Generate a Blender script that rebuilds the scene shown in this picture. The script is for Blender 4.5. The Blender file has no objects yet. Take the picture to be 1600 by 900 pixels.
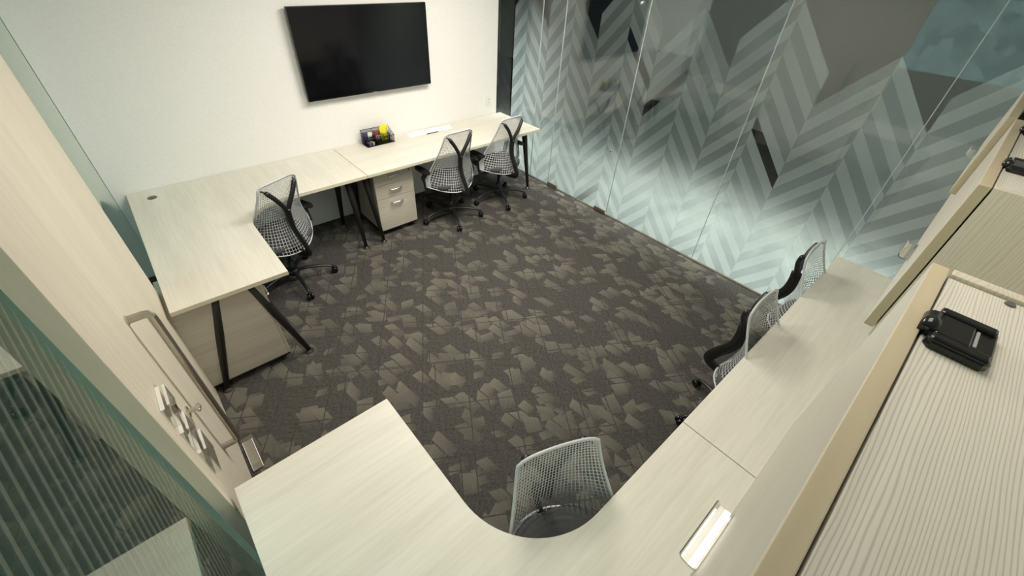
import bpy, bmesh, math, random
from mathutils import Vector, Matrix
random.seed(7)
S = bpy.context.scene
C = S.collection

# ------------------------------------------------------------------ camera
R = ((0.75031755, -0.65925634, 0.04903729),
     (-0.39512317, -0.50669608, -0.7662485),
     (0.53000118, 0.55555393, -0.64067042))
cd = bpy.data.cameras.new('camera'); cam = bpy.data.objects.new('camera', cd); C.objects.link(cam)
M = Matrix.Identity(4)
for i in range(3):
    M[i][0] = R[0][i]; M[i][1] = -R[1][i]; M[i][2] = -R[2][i]
M[2][3] = 2.387
cam.matrix_world = M
cd.sensor_width = 36; cd.lens = 646.29 / 1600 * 36; cd.clip_start = 0.01; cd.clip_end = 60
S.camera = cam

# ------------------------------------------------------------------ view and light
S.view_settings.view_transform = 'Standard'; S.view_settings.look = 'None'
S.view_settings.exposure = 0.20; S.view_settings.gamma = 1
S.view_settings.use_curve_mapping = False
W = bpy.data.worlds.new('world'); S.world = W; W.use_nodes = True
W.node_tree.nodes['Background'].inputs[0].default_value = (0.8, 0.9, 0.95, 1)
W.node_tree.nodes['Background'].inputs[1].default_value = 0.12


def area(name, loc, sx, sy, power, col):
    l = bpy.data.lights.new(name, 'AREA'); l.shape = 'RECTANGLE'; l.size = sx; l.size_y = sy
    l.energy = power; l.color = col
    o = bpy.data.objects.new(name, l); o.location = loc; C.objects.link(o)
    return o


WARM = (1.0, 0.935, 0.855)
area('ceiling_panel_light', (2.3, 2.5, 2.66), 1.2, 0.6, 58, WARM)
area('ceiling_panel_light', (0.85, 0.25, 2.66), 0.6, 0.4, 4.2, WARM)
area('ceiling_panel_light', (1.15, 1.9, 2.66), 0.6, 0.5, 27, WARM)
# recessed corridor troffers: a narrow cut-off throws their light only on the foot of the glass
l = area('corridor_light', (4.70, 1.2, 2.66), 0.35, 3.9, 175, (0.95, 1.0, 0.97)); l.data.spread = math.radians(56)
l = area('corridor_light', (4.35, 4.7, 2.66), 0.5, 2.4, 80, (0.95, 1.0, 0.97)); l.data.spread = math.radians(60)
area('corridor_light', (-1.6, 1.5, 2.66), 0.5, 3.0, 22, (0.95, 1.0, 0.94))
area('far_office_light', (6.9, 3.2, 2.66), 0.5, 4.0, 7, (0.85, 0.95, 1.0))


# ------------------------------------------------------------------ materials
def mat(name):
    m = bpy.data.materials.new(name); m.use_nodes = True
    nt = m.node_tree; nt.nodes.clear()
    out = nt.nodes.new('ShaderNodeOutputMaterial')
    return m, nt, out


def N(nt, typ, **kw):
    n = nt.nodes.new(typ)
    for k, v in kw.items():
        setattr(n, k, v)
    return n


def pri(name, col, rough=0.5, metal=0.0, spec=0.5, **kw):
    m, nt, out = mat(name)
    b = N(nt, 'ShaderNodeBsdfPrincipled')
    b.inputs['Base Color'].default_value = (*col, 1)
    b.inputs['Roughness'].default_value = rough; b.inputs['Metallic'].default_value = metal
    b.inputs['Specular IOR Level'].default_value = spec
    for k, v in kw.items():
        b.inputs[k].default_value = v
    # faint surface noise keeps every material procedural
    no = N(nt, 'ShaderNodeTexNoise'); no.inputs['Scale'].default_value = 60
    tc = N(nt, 'ShaderNodeTexCoord'); nt.links.new(tc.outputs['Object'], no.inputs['Vector'])
    mx = N(nt, 'ShaderNodeMix', data_type='RGBA')
    mx.inputs[6].default_value = (*[c * 0.94 for c in col], 1); mx.inputs[7].default_value = (*[min(1, c * 1.05) for c in col], 1)
    nt.links.new(no.outputs['Fac'], mx.inputs[0]); nt.links.new(mx.outputs[2], b.inputs['Base Color'])
    nt.links.new(b.outputs[0], out.inputs[0])
    return m


def wood(name, axis, c1, c2, fine=70, strong=0.0, rough=0.45, lines=0):
    """pale laminate; grain runs along axis (0 x, 1 y, 2 z)"""
    m, nt, out = mat(name); L = nt.links.new
    b = N(nt, 'ShaderNodeBsdfPrincipled'); b.inputs['Roughness'].default_value = rough
    g = N(nt, 'ShaderNodeNewGeometry')
    mp = N(nt, 'ShaderNodeMapping')
    sc = [1, 1, 1]; sc[axis] = 0.06
    mp.inputs['Scale'].default_value = sc
    L(g.outputs['Position'], mp.inputs['Vector'])
    n1 = N(nt, 'ShaderNodeTexNoise'); n1.inputs['Scale'].default_value = fine; n1.inputs['Detail'].default_value = 5
    n2 = N(nt, 'ShaderNodeTexNoise'); n2.inputs['Scale'].default_value = 9; n2.inputs['Detail'].default_value = 2
    L(mp.outputs[0], n1.inputs['Vector']); L(mp.outputs[0], n2.inputs['Vector'])
    a = N(nt, 'ShaderNodeMath', operation='ADD'); L(n1.outputs['Fac'], a.inputs[0]); L(n2.outputs['Fac'], a.inputs[1])
    r = N(nt, 'ShaderNodeMapRange'); r.inputs['From Min'].default_value = 0.7; r.inputs['From Max'].default_value = 1.3
    L(a.outputs[0], r.inputs['Value'])
    mx = N(nt, 'ShaderNodeMix', data_type='RGBA')
    mx.inputs[6].default_value = (*c1, 1); mx.inputs[7].default_value = (*c2, 1)
    L(r.outputs[0], mx.inputs[0])
    col = mx.outputs[2]
    if lines:
        mp2 = N(nt, 'ShaderNodeMapping'); sc = [1, 1, 1]; sc[axis] = 0.10
        mp2.inputs['Scale'].default_value = sc
        L(g.outputs['Position'], mp2.inputs['Vector'])
        nd = N(nt, 'ShaderNodeTexNoise'); nd.inputs['Scale'].default_value = 22; nd.inputs['Detail'].default_value = 3
        L(mp2.outputs[0], nd.inputs['Vector'])
        sx = N(nt, 'ShaderNodeSeparateXYZ'); L(g.outputs['Position'], sx.inputs[0])
        crs = {0: 1, 1: 0, 2: 1}[axis]
        ml = N(nt, 'ShaderNodeMath', operation='MULTIPLY'); ml.inputs[1].default_value = lines; L(sx.outputs[crs], ml.inputs[0])
        nm = N(nt, 'ShaderNodeMath', operation='MULTIPLY_ADD'); nm.inputs[1].default_value = 7.0
        L(nd.outputs['Fac'], nm.inputs[0]); L(ml.outputs[0], nm.inputs[2])
        fr = N(nt, 'ShaderNodeMath', operation='PINGPONG'); fr.inputs[1].default_value = 0.5; L(nm.outputs[0], fr.inputs[0])
        rr = N(nt, 'ShaderNodeMapRange', interpolation_type='SMOOTHSTEP')
        rr.inputs['From Min'].default_value = 0.02; rr.inputs['From Max'].default_value = 0.26
        rr.inputs['To Min'].default_value = 1 - strong; rr.inputs['To Max'].default_value = 1
        L(fr.outputs[0], rr.inputs['Value'])
        vm = N(nt, 'ShaderNodeVectorMath', operation='SCALE'); L(col, vm.inputs[0]); L(rr.outputs[0], vm.inputs['Scale'])
        col = vm.outputs[0]
        bp = N(nt, 'ShaderNodeBump'); bp.inputs['Strength'].default_value = 0.25; bp.inputs['Distance'].default_value = 0.001
        L(rr.outputs[0], bp.inputs['Height']); L(bp.outputs[0], b.inputs['Normal'])
    L(col, b.inputs['Base Color']); L(b.outputs[0], out.inputs[0])
    return m


CR1 = (0.66, 0.63, 0.54); CR2 = (0.76, 0.735, 0.64)
wood_x = wood('laminate_grain_x', 0, CR1, CR2)
wood_y = wood('laminate_grain_y', 1, CR1, CR2)
wood_z = wood('laminate_grain_z', 2, CR1, CR2)
edge_m = pri('laminate_edge_band', (0.70, 0.66, 0.50), 0.4)
cab_top = wood('cabinet_grain_x', 0, (0.72, 0.68, 0.585), (0.78, 0.74, 0.64), 40, 0.26, 0.5, 300)
cab_side = wood('cabinet_grain_z', 2, (0.64, 0.59, 0.46), (0.70, 0.65, 0.52), 40, 0.14, 0.5, 170)
cab_edge = wood('cabinet_edge', 0, (0.50, 0.42, 0.28), (0.58, 0.50, 0.34), 60)
cab_edge_z = wood('cabinet_edge_upright', 2, (0.46, 0.39, 0.25), (0.52, 0.45, 0.30), 60)
cab_front = wood('cabinet_front', 0, (0.66, 0.62, 0.52), (0.72, 0.68, 0.58), 40)
door_m = wood('door_veneer', 2, (0.63, 0.575, 0.46), (0.72, 0.665, 0.545), 50, rough=0.5)
ped_m = wood('pedestal_laminate', 0, (0.50, 0.46, 0.38), (0.60, 0.56, 0.47), 60)
white_wall = pri('white_paint', (0.83, 0.82, 0.785), 0.7, spec=0.2)
ceil_m = pri('ceiling_paint', (0.82, 0.82, 0.78), 0.8)
black_m = pri('black_plastic', (0.012, 0.012, 0.012), 0.35)
black_gloss = pri('black_gloss_plastic', (0.008, 0.008, 0.008), 0.18)
black_metal = pri('black_powder_coat', (0.014, 0.013, 0.012), 0.4)
seat_m = pri('seat_fabric', (0.065, 0.07, 0.07), 0.9)
lat_m = pri('lattice_elastomer', (0.54, 0.555, 0.555), 0.45)
rim_m = pri('lattice_rim', (0.56, 0.575, 0.575), 0.45)
chrome = pri('brushed_steel', (0.62, 0.58, 0.50), 0.28, 1.0)
steel_m = pri('satin_steel', (0.50, 0.46, 0.40), 0.32, 1.0)
alu = pri('polished_aluminium', (0.85, 0.85, 0.82), 0.22, 1.0)
dark_foot = pri('foot_steel', (0.12, 0.12, 0.12), 0.3, 0.8)
screen_m = pri('screen_glass', (0.003, 0.003, 0.004), 0.08, spec=0.35)
plate_m = pri('white_plastic', (0.78, 0.78, 0.74), 0.4)
tray_m = pri('grey_tray', (0.30, 0.28, 0.24), 0.3)
paper_m = pri('white_paper', (0.88, 0.88, 0.86), 0.6)
yellow_m = pri('yellow_sticky_notes', (0.85, 0.80, 0.03), 0.5)
red_m = pri('red_plastic', (0.32, 0.05, 0.04), 0.4)
blue_m = pri('blue_plastic', (0.05, 0.05, 0.16), 0.4)
grey_m = pri('grey_plastic', (0.35, 0.35, 0.36), 0.4)
brown_m = pri('brown_stone', (0.10, 0.075, 0.055), 0.4)
patch_m = pri('bronze_patch', (0.20, 0.16, 0.12), 0.3, 0.6)
cap_m = pri('grey_cap', (0.12, 0.12, 0.11), 0.35)
dark_wall = pri('dark_paint', (0.10, 0.11, 0.11), 0.6)
mid_wall = pri('grey_paint', (0.33, 0.33, 0.31), 0.6)
green_floor = pri('green_carpet', (0.05, 0.075, 0.06), 0.9)
far_carpet = pri('dark_far_carpet', (0.03, 0.032, 0.03), 0.9)


slate_m = pri('slate_panel', (0.05, 0.06, 0.08), 0.5)


def carpet():
    m, nt, out = mat('patterned_carpet'); L = nt.links.new
    b = N(nt, 'ShaderNodeBsdfPrincipled'); b.inputs['Roughness'].default_value = 0.95; b.inputs['Specular IOR Level'].default_value = 0.1
    g = N(nt, 'ShaderNodeNewGeometry')

    def mapped(rot, sc, loc=(0, 0, 0)):
        mp = N(nt, 'ShaderNodeMapping'); mp.inputs['Rotation'].default_value = (0, 0, math.radians(rot)); mp.inputs['Scale'].default_value = (*sc, 1)
        mp.inputs['Location'].default_value = loc
        L(g.outputs['Position'], mp.inputs['Vector']); return mp.outputs[0]

    def brick(rot, bw, rh, mortar, off=0.37, loc=(0, 0, 0)):
        n = N(nt, 'ShaderNodeTexBrick'); n.offset = off; n.squash = 0.6; n.squash_frequency = 3
        n.inputs['Scale'].default_value = 1; n.inputs['Brick Width'].default_value = bw; n.inputs['Row Height'].default_value = rh
        n.inputs['Mortar Size'].default_value = mortar; n.inputs['Mortar Smooth'].default_value = 0.2
        n.inputs['Color1'].default_value = (0, 0, 0, 1); n.inputs['Color2'].default_value = (1, 1, 1, 1); n.inputs['Mortar'].default_value = (0, 0, 0, 1)
        L(mapped(rot, (1, 1), loc), n.inputs['Vector']); return n
    def mth(op, a, b=None, c=None, clamp=False):
        n = N(nt, 'ShaderNodeMath', operation=op, use_clamp=clamp)
        for i, v in enumerate((a, b, c)):
            if v is None: continue
            if isinstance(v, (int, float)): n.inputs[i].default_value = v
            else: L(v, n.inputs[i])
        return n.outputs[0]

    sp = N(nt, 'ShaderNodeSeparateXYZ'); L(g.outputs['Position'], sp.inputs[0])
    X_, Y_ = sp.outputs[0], sp.outputs[1]

    def pieces(ang, bw, rh, seed, density):
        # rows of cut pieces: each starts bright at one end and fades into the ground at the other
        ca, sa = math.cos(math.radians(ang)), math.sin(math.radians(ang))
        u = mth('ADD', mth('MULTIPLY', X_, sa), mth('MULTIPLY', Y_, -ca))
        v = mth('ADD', mth('MULTIPLY', X_, ca), mth('MULTIPLY', Y_, sa))
        row = mth('FLOOR', mth('DIVIDE', v, rh)); fv = mth('FRACT', mth('DIVIDE', v, rh))
        wr_ = N(nt, 'ShaderNodeTexWhiteNoise', noise_dimensions='1D'); L(mth('ADD', row, seed), wr_.inputs['W'])
        uu = mth('ADD', mth('DIVIDE', u, bw), mth('MULTIPLY', wr_.outputs['Value'], 7.3))
        col = mth('FLOOR', uu); fu = mth('FRACT', uu)
        wn = N(nt, 'ShaderNodeTexWhiteNoise', noise_dimensions='2D')
        cb = N(nt, 'ShaderNodeCombineXYZ'); L(row, cb.inputs[0]); L(col, cb.inputs[1]); L(cb.outputs[0], wn.inputs['Vector'])
        sc = N(nt, 'ShaderNodeSeparateColor'); L(wn.outputs['Color'], sc.inputs[0])
        on = mth('GREATER_THAN', wn.outputs['Value'], 1 - density)
        start = mth('MULTIPLY', sc.outputs[0], 0.35)
        slant = mth('MULTIPLY', mth('SUBTRACT', sc.outputs[1], 0.5), 0.55)
        t_ = mth('SUBTRACT', mth('ADD', fu, mth('MULTIPLY', slant, fv)), start)
        begin = mth('GREATER_THAN', t_, 0.0)
        length = mth('ADD', 0.35, mth('MULTIPLY', sc.outputs[2], 0.65))
        fade = mth('SUBTRACT', 1.0, mth('DIVIDE', t_, length), None, True)
        fade = mth('MULTIPLY', mth('POWER', fade, 0.6), mth('GREATER_THAN', fu, 0.03))
        edge = mth('MULTIPLY', mth('GREATER_THAN', fv, 0.07), mth('LESS_THAN', fv, 0.95))
        return mth('MULTIPLY', mth('MULTIPLY', on, mth('MULTIPLY', begin, fade)), edge)
    p1 = pieces(8, 0.25, 0.078, 0, 0.52)
    p2 = pieces(-26, 0.19, 0.115, 40, 0.24)
    p3 = pieces(72, 0.15, 0.06, 90, 0.13)
    allp = mth('MAXIMUM', mth('MAXIMUM', p1, mth('MULTIPLY', p2, 0.9)), mth('MULTIPLY', p3, 0.8))
    b2 = brick(-58, 0.46, 0.31, 0.004, 0.61, (0.3, 0.1, 0))
    b3 = brick(31, 0.61, 0.37, 0.004, 0.43, (0.7, 0.2, 0))
    inv = mth('SUBTRACT', 1.0, mth('MAXIMUM', b2.outputs['Fac'], b3.outputs['Fac']))
    nf = N(nt, 'ShaderNodeTexNoise'); nf.inputs['Scale'].default_value = 3; L(g.outputs['Position'], nf.inputs['Vector'])
    rf = N(nt, 'ShaderNodeMapRange'); rf.inputs['From Min'].default_value = 0.3; rf.inputs['From Max'].default_value = 0.6; rf.inputs['To Min'].default_value = 0.5
    L(nf.outputs['Fac'], rf.inputs['Value'])
    f2o = mth('MULTIPLY', mth('MULTIPLY', allp, inv), rf.outputs[0])
    # short dashes of yarn in the dark ground
    w = N(nt, 'ShaderNodeTexNoise'); w.inputs['Scale'].default_value = 40; w.inputs['Detail'].default_value = 3
    L(mapped(18, (1.0, 4.5)), w.inputs['Vector'])
    wr = N(nt, 'ShaderNodeMapRange'); wr.inputs['From Min'].default_value = 0.35; wr.inputs['From Max'].default_value = 0.65
    L(w.outputs['Fac'], wr.inputs['Value'])
    base = N(nt, 'ShaderNodeMix', data_type='RGBA')
    base.inputs[6].default_value = (0.044, 0.041, 0.038, 1); base.inputs[7].default_value = (0.092, 0.086, 0.078, 1)
    L(wr.outputs[0], base.inputs[0])
    inv2 = N(nt, 'ShaderNodeMapRange'); inv2.inputs['To Min'].default_value = 0.85; inv2.inputs['To Max'].default_value = 1
    L(inv, inv2.inputs['Value'])
    dk = N(nt, 'ShaderNodeVectorMath', operation='SCALE'); L(base.outputs[2], dk.inputs[0]); L(inv2.outputs[0], dk.inputs['Scale'])
    mx = N(nt, 'ShaderNodeMix', data_type='RGBA'); L(f2o, mx.inputs[0]); L(dk.outputs[0], mx.inputs[6])
    mx.inputs[7].default_value = (0.158, 0.146, 0.118, 1)
    L(mx.outputs[2], b.inputs['Base Color']); L(b.outputs[0], out.inputs[0])
    return m


def stone():
    m, nt, out = mat('dark_stone_tile'); L = nt.links.new
    b = N(nt, 'ShaderNodeBsdfPrincipled'); b.inputs['Roughness'].default_value = 0.25
    g = N(nt, 'ShaderNodeNewGeometry')
    n = N(nt, 'ShaderNodeTexNoise'); n.inputs['Scale'].default_value = 1.6; n.inputs['Detail'].default_value = 6; n.inputs['Distortion'].default_value = 1.4
    L(g.outputs['Position'], n.inputs['Vector'])
    r = N(nt, 'ShaderNodeValToRGB'); e = r.color_ramp.elements
    e[0].position = 0.35; e[0].color = (0.045, 0.047, 0.043, 1); e[1].position = 0.62; e[1].color = (0.075, 0.078, 0.07, 1)
    L(n.outputs['Fac'], r.inputs['Fac']); L(r.outputs[0], b.inputs['Base Color']); L(b.outputs[0], out.inputs[0])
    return m


def glass(name, tint, gloss_tint=(1, 1, 1)):
    m, nt, out = mat(name); L = nt.links.new
    t = N(nt, 'ShaderNodeBsdfTransparent'); t.inputs[0].default_value = (*tint, 1)
    gl = N(nt, 'ShaderNodeBsdfGlossy'); gl.inputs['Roughness'].default_value = 0.0; gl.inputs['Color'].default_value = (*gloss_tint, 1)
    f = N(nt, 'ShaderNodeFresnel'); f.inputs['IOR'].default_value = 1.52
    # the pane's far face only transmits; its share of the mirror image is added on the near face
    g = N(nt, 'ShaderNodeNewGeometry')
    inv = N(nt, 'ShaderNodeMath', operation='SUBTRACT'); inv.inputs[0].default_value = 1; L(g.outputs['Backfacing'], inv.inputs[1])
    k = N(nt, 'ShaderNodeMath', operation='MULTIPLY'); L(f.outputs[0], k.inputs[0]); L(inv.outputs[0], k.inputs[1])
    k2 = N(nt, 'ShaderNodeMath', operation='MULTIPLY', use_clamp=True); k2.inputs[1].default_value = 1.6; L(k.outputs[0], k2.inputs[0])
    mx = N(nt, 'ShaderNodeMixShader'); L(k2.outputs[0], mx.inputs[0]); L(t.outputs[0], mx.inputs[1]); L(gl.outputs[0], mx.inputs[2])
    L(mx.outputs[0], out.inputs[0])
    return m


def film(name, col, opacity, back_share=0.965, tint=(1, 1, 1)):
    """thin frosted film: part clear, part scattering, mostly passing light on to the other side"""
    m, nt, out = mat(name); L = nt.links.new
    t = N(nt, 'ShaderNodeBsdfTransparent'); t.inputs[0].default_value = (*tint, 1)
    d = N(nt, 'ShaderNodeBsdfDiffuse'); d.inputs['Color'].default_value = (*col, 1)
    tr = N(nt, 'ShaderNodeBsdfTranslucent'); tr.inputs['Color'].default_value = (*col, 1)
    a = N(nt, 'ShaderNodeMixShader'); a.inputs[0].default_value = back_share; L(d.outputs[0], a.inputs[1]); L(tr.outputs[0], a.inputs[2])
    no = N(nt, 'ShaderNodeTexNoise'); no.inputs['Scale'].default_value = 3
    r = N(nt, 'ShaderNodeMapRange'); r.inputs['To Min'].default_value = opacity * 0.9; r.inputs['To Max'].default_value = opacity * 1.1
    L(no.outputs['Fac'], r.inputs['Value'])
    mx = N(nt, 'ShaderNodeMixShader'); L(r.outputs[0], mx.inputs[0])
    L(t.outputs[0], mx.inputs[1]); L(a.outputs[0], mx.inputs[2]); L(mx.outputs[0], out.inputs[0])
    return m


carpet_m = carpet(); stone_m = stone()
glass_m = glass('partition_glass', (0.92, 0.95, 0.94))
glass_left = glass('corridor_glass', (0.84, 0.92, 0.87), (0.82, 0.87, 0.82))
acrylic_m = glass('clear_acrylic', (0.93, 0.93, 0.91))
glass_edge = pri('glass_edge_joint', (0.55, 0.62, 0.60), 0.3)
film_light = film('frosted_film_light', (0.84, 0.88, 0.86), 0.50)
film_dark = film('frosted_film_dark', (0.72, 0.78, 0.77), 0.37)
film_stripe = film('stripe_film', (0.75, 0.70, 0.56), 0.13, 0.5)


# ------------------------------------------------------------------ mesh helpers
def link(name, bm, m, parent=None, smooth=False, mats=None):
    me = bpy.data.meshes.new(name)
    if smooth:
        for f in bm.faces: f.smooth = True
    bm.normal_update(); bm.to_mesh(me); bm.free()
    for x in (mats or [m]): me.materials.append(x)
    o = bpy.data.objects.new(name, me); C.objects.link(o)
    if parent is not None: o.parent = parent
    return o


def box(bm, x0, x1, y0, y1, z0, z1, bev=0.0, mi=0):
    t = bmesh.new()
    bmesh.ops.create_cube(t, size=1)
    for v in t.verts:
        v.co = Vector(((x0 + x1) / 2 + v.co.x * (x1 - x0), (y0 + y1) / 2 + v.co.y * (y1 - y0), (z0 + z1) / 2 + v.co.z * (z1 - z0)))
    if bev: bmesh.ops.bevel(t, geom=t.edges[:], offset=bev, segments=2, affect='EDGES', profile=0.5)
    for f in t.faces: f.material_index = mi
    merge(bm, t); return bm


def merge(bm, t):
    me = bpy.data.meshes.new('tmp'); t.to_mesh(me); t.free(); bm.from_mesh(me); bpy.data.meshes.remove(me)


def bx(x0, x1, y0, y1, z0, z1, bev=0.0):
    return box(bmesh.new(), x0, x1, y0, y1, z0, z1, bev)


def prism(pts, z0, z1, bev=0.0, mi_side=None):
    bm = bmesh.new()
    vs = [bm.verts.new((x, y, z0)) for x, y in pts]
    f = bm.faces.new(vs)
    r = bmesh.ops.extrude_face_region(bm, geom=[f])
    for e in r['geom']:
        if isinstance(e, bmesh.types.BMVert): e.co.z = z1
    bmesh.ops.recalc_face_normals(bm, faces=bm.faces[:])
    if bev:
        es = [e for e in bm.edges if abs(e.verts[0].co.z - e.verts[1].co.z) < 1e-6 and e.verts[0].co.z > (z0 + z1) / 2]
        bmesh.ops.bevel(bm, geom=es, offset=bev, segments=2, affect='EDGES', profile=0.5)
    if mi_side is not None:
        bm.normal_update()
        for f in bm.faces:
            if abs(f.normal.z) < 0.5: f.material_index = mi_side
    return bm


def tube(path, rad, seg=10, bm=None, flat=None, up=(0, 0, 1)):
    """sweep a round (or flat elliptical) section along path; rad number or list"""
    bm = bm or bmesh.new()
    P = [Vector(p) for p in path]; n = len(P)
    rads = rad if isinstance(rad, (list, tuple)) else [rad] * n
    rings = []
    side = None
    for i in range(n):
        t = (P[min(i + 1, n - 1)] - P[max(i - 1, 0)]).normalized()
        if side is None:
            u = Vector(up)
            if abs(u.dot(t)) > 0.95: u = Vector((1, 0, 0)) if abs(t.x) < 0.9 else Vector((0, 1, 0))
            side = t.cross(u).normalized()
        else:
            side = (side - t * side.dot(t)).normalized()
        w = side.cross(t)
        r1 = rads[i]; r2 = r1
        if isinstance(r1, tuple): r1, r2 = r1
        rings.append([bm.verts.new(P[i] + side * (math.cos(2 * math.pi * k / seg) * r1) + w * (math.sin(2 * math.pi * k / seg) * r2)) for k in range(seg)])
    for a, b in zip(rings, rings[1:]):
        for k in range(seg):
            bm.faces.new((a[k], a[(k + 1) % seg], b[(k + 1) % seg], b[k]))
    bm.faces.new(rings[0][::-1]); bm.faces.new(rings[-1])
    bmesh.ops.recalc_face_normals(bm, faces=bm.faces[:])
    return bm


def smooth_path(pts, n=6):
    P = [Vector(p) for p in pts]; out = []
    for i in range(len(P) - 1):
        p0 = P[max(i - 1, 0)]; p1 = P[i]; p2 = P[i + 1]; p3 = P[min(i + 2, len(P) - 1)]
        for k in range(n):
            t = k / n
            out.append(0.5 * ((2 * p1) + (p2 - p0) * t + (2 * p0 - 5 * p1 + 4 * p2 - p3) * t * t + (3 * p1 - p0 - 3 * p2 + p3) * t ** 3))
    out.append(P[-1]); return out


def cyl(p0, p1, r, seg=20, r2=None, bm=None):
    return tube([p0, p1], [r, r2 if r2 is not None else r], seg, bm)


def thing(name, label, cat, loc=(0, 0, 0), rz=0, group=None):
    o = bpy.data.objects.new(name, None); C.objects.link(o); o.empty_display_size = 0.05
    o.location = loc; o.rotation_euler = (0, 0, rz); o['label'] = label; o['category'] = cat
    if group: o['group'] = group
    return o


def tag(o, label, cat, group=None):
    o['label'] = label; o['category'] = cat
    if group: o['group'] = group
    return o


def struct(name, bm, m, parent=None, mats=None):
    o = link(name, bm, m, parent, mats=mats)
    o['kind'] = 'structure'
    return o


def copy_tree(o, parent=None):
    c = o.copy(); C.objects.link(c); c.parent = parent
    for ch in [x for x in TREE[o.name]]:
        copy_tree(ch, c)
    return c


TREE = {}


def index_tree():
    TREE.clear()
    for o in bpy.data.objects: TREE[o.name] = []
    for o in bpy.data.objects:
        if o.parent: TREE[o.parent.name].append(o)


# ------------------------------------------------------------------ the room shell
YW = 4.12; YC = -0.42; XG = 3.72; XD = -0.285; CE = 2.70
struct('floor', bx(-0.36, 3.735, YC - 0.1, YW + 0.1, -0.08, 0), carpet_m)
struct('floor_corridor', bx(3.735, 6.3, YC - 0.1, 4.7, -0.08, 0), stone_m)
struct('floor_lobby', bx(3.735, 10.5, 4.7, 10, -0.08, 0), stone_m)
struct('floor_far_office', bx(6.3, 10.5, YC - 2.0, 4.7, -0.08, 0), far_carpet)
struct('floor_left_corridor', bx(-4.2, -0.36, -3.0, 7.0, -0.08, 0), green_floor)
struct('ceiling', bx(-4.2, 10.5, -3.0, 10, CE, CE + 0.1), ceil_m)
struct('wall_back', bx(-0.338, 3.46, YW, YW + 0.12, 0, CE), white_wall)
struct('wall_front', bx(-0.36, 10.5, YC - 0.1, YC, 0, CE), white_wall)
struct('wall_far_right', bx(8.4, 8.5, -3, 10, 0, CE), mid_wall)
struct('trim_6', bx(8.33, 8.395, 4.2, 5.4, 0.9, 2.5, 0.004), white_wall)
struct('trim_7', bx(8.33, 8.395, 5.5, 6.9, 0.0, 2.5, 0.004), slate_m)
struct('wall_far_back', bx(3.46, 10.4, 9.9, 10, 0, CE), white_wall)
struct('wall_far_left', bx(-4.2, -4.1, -3, 7, 0, CE), dark_wall)
struct('wall_left_end', bx(-4.1, -0.34, 6.9, 7.0, 0, CE), dark_wall)
struct('wall_neighbour', bx(3.40, 3.46, YW + 0.12, 9.9, 0, CE), dark_wall)
struct('trim_1', bx(5.70, 6.25, 7.4, 7.95, 0, CE), brown_m)

m_, nt_, out_ = mat('teal_glow'); e_ = N(nt_, 'ShaderNodeEmission')  # unseen glowing panel, added to give the right-hand glass its teal reflections
g_n = N(nt_, 'ShaderNodeNewGeometry'); v_ = N(nt_, 'ShaderNodeTexVoronoi'); v_.inputs['Scale'].default_value = 5
nt_.links.new(g_n.outputs['Position'], v_.inputs['Vector'])
r_ = N(nt_, 'ShaderNodeValToRGB'); r_.color_ramp.elements[0].color = (0.10, 0.30, 0.37, 1); r_.color_ramp.elements[1].color = (0.55, 0.85, 0.95, 1)
nt_.links.new(v_.outputs['Color'], r_.inputs['Fac']); nt_.links.new(r_.outputs[0], e_.inputs['Color']); e_.inputs['Strength'].default_value = 1.9
nt_.links.new(e_.outputs[0], out_.inputs[0])
struct('window_10', bx(-4.095, -4.06, -2.5, 3.4, 0.9, 2.6), m_)

# ---- glass wall on the right with its chevron film
seams = [YC, 0.25, 1.29, 2.40, 3.36, 3.69, YW + 0.02]


def chevron(y0, y1):
    """film strips as thin polygons on the corridor side of the glass, clipped to one pane"""
    bm = bmesh.new(); x = XG + 0.0062
    sl = 1.127; half = 0.108; W_ = 0.3375
    missing = {(4, 'A', 8), (2, 'B', 6), (6, 'A', 1), (5, 'B', 13)}
    rnd = random.Random(3)
    tops = {}
    for k in range(-2, 14):
        yp = 0.554 + 2 * W_ * (k - 0)
        for side, sg, ph in (('A', 1, 0.672), ('B', -1, 0.780)):
            top = 2.0 + rnd.choice([0.0, 0.1, 0.2, 0.3])
            for j in range(-14, 16):
                zp0 = ph + j * half
                if zp0 + half > top + 0.05: continue
                light = (j % 2 == 0)
                if (yp, side, j) and any(abs(yp - a) < 0.1 and side == s and abs(zp0 - z) < 0.054 for a, s, z in MISSING): continue
                ya, yb = yp, yp + sg * W_
                lo, hi = min(ya, yb), max(ya, yb)
                lo, hi = max(lo, y0), min(hi, y1)
                if hi - lo < 1e-4: continue
                poly = [(y, zp0 - sl * abs(y - yp)) for y in (lo, hi)] + [(y, zp0 + half - sl * abs(y - yp)) for y in (hi, lo)]
                if max(p[1] for p in poly) < 0.02: continue
                poly = clipz(poly, 0.012)
                if len(poly) < 3: continue
                f = bm.faces.new([bm.verts.new((x, p[0], p[1])) for p in poly])
                f.material_index = 0 if light else 1
    return bm


MISSING = [(1.90, 'A', 1.50), (1.229, 'B', 1.33), (2.579, 'A', 0.22), (2.579, 'B', 1.75)]


def clipz(poly, z0):
    out = []
    for i in range(len(poly)):
        a = poly[i]; b = poly[(i + 1) % len(poly)]
        if a[1] >= z0: out.append(a)
        if (a[1] >= z0) != (b[1] >= z0):
            t = (z0 - a[1]) / (b[1] - a[1]); out.append((a[0] + t * (b[0] - a[0]), z0))
    return out


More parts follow.
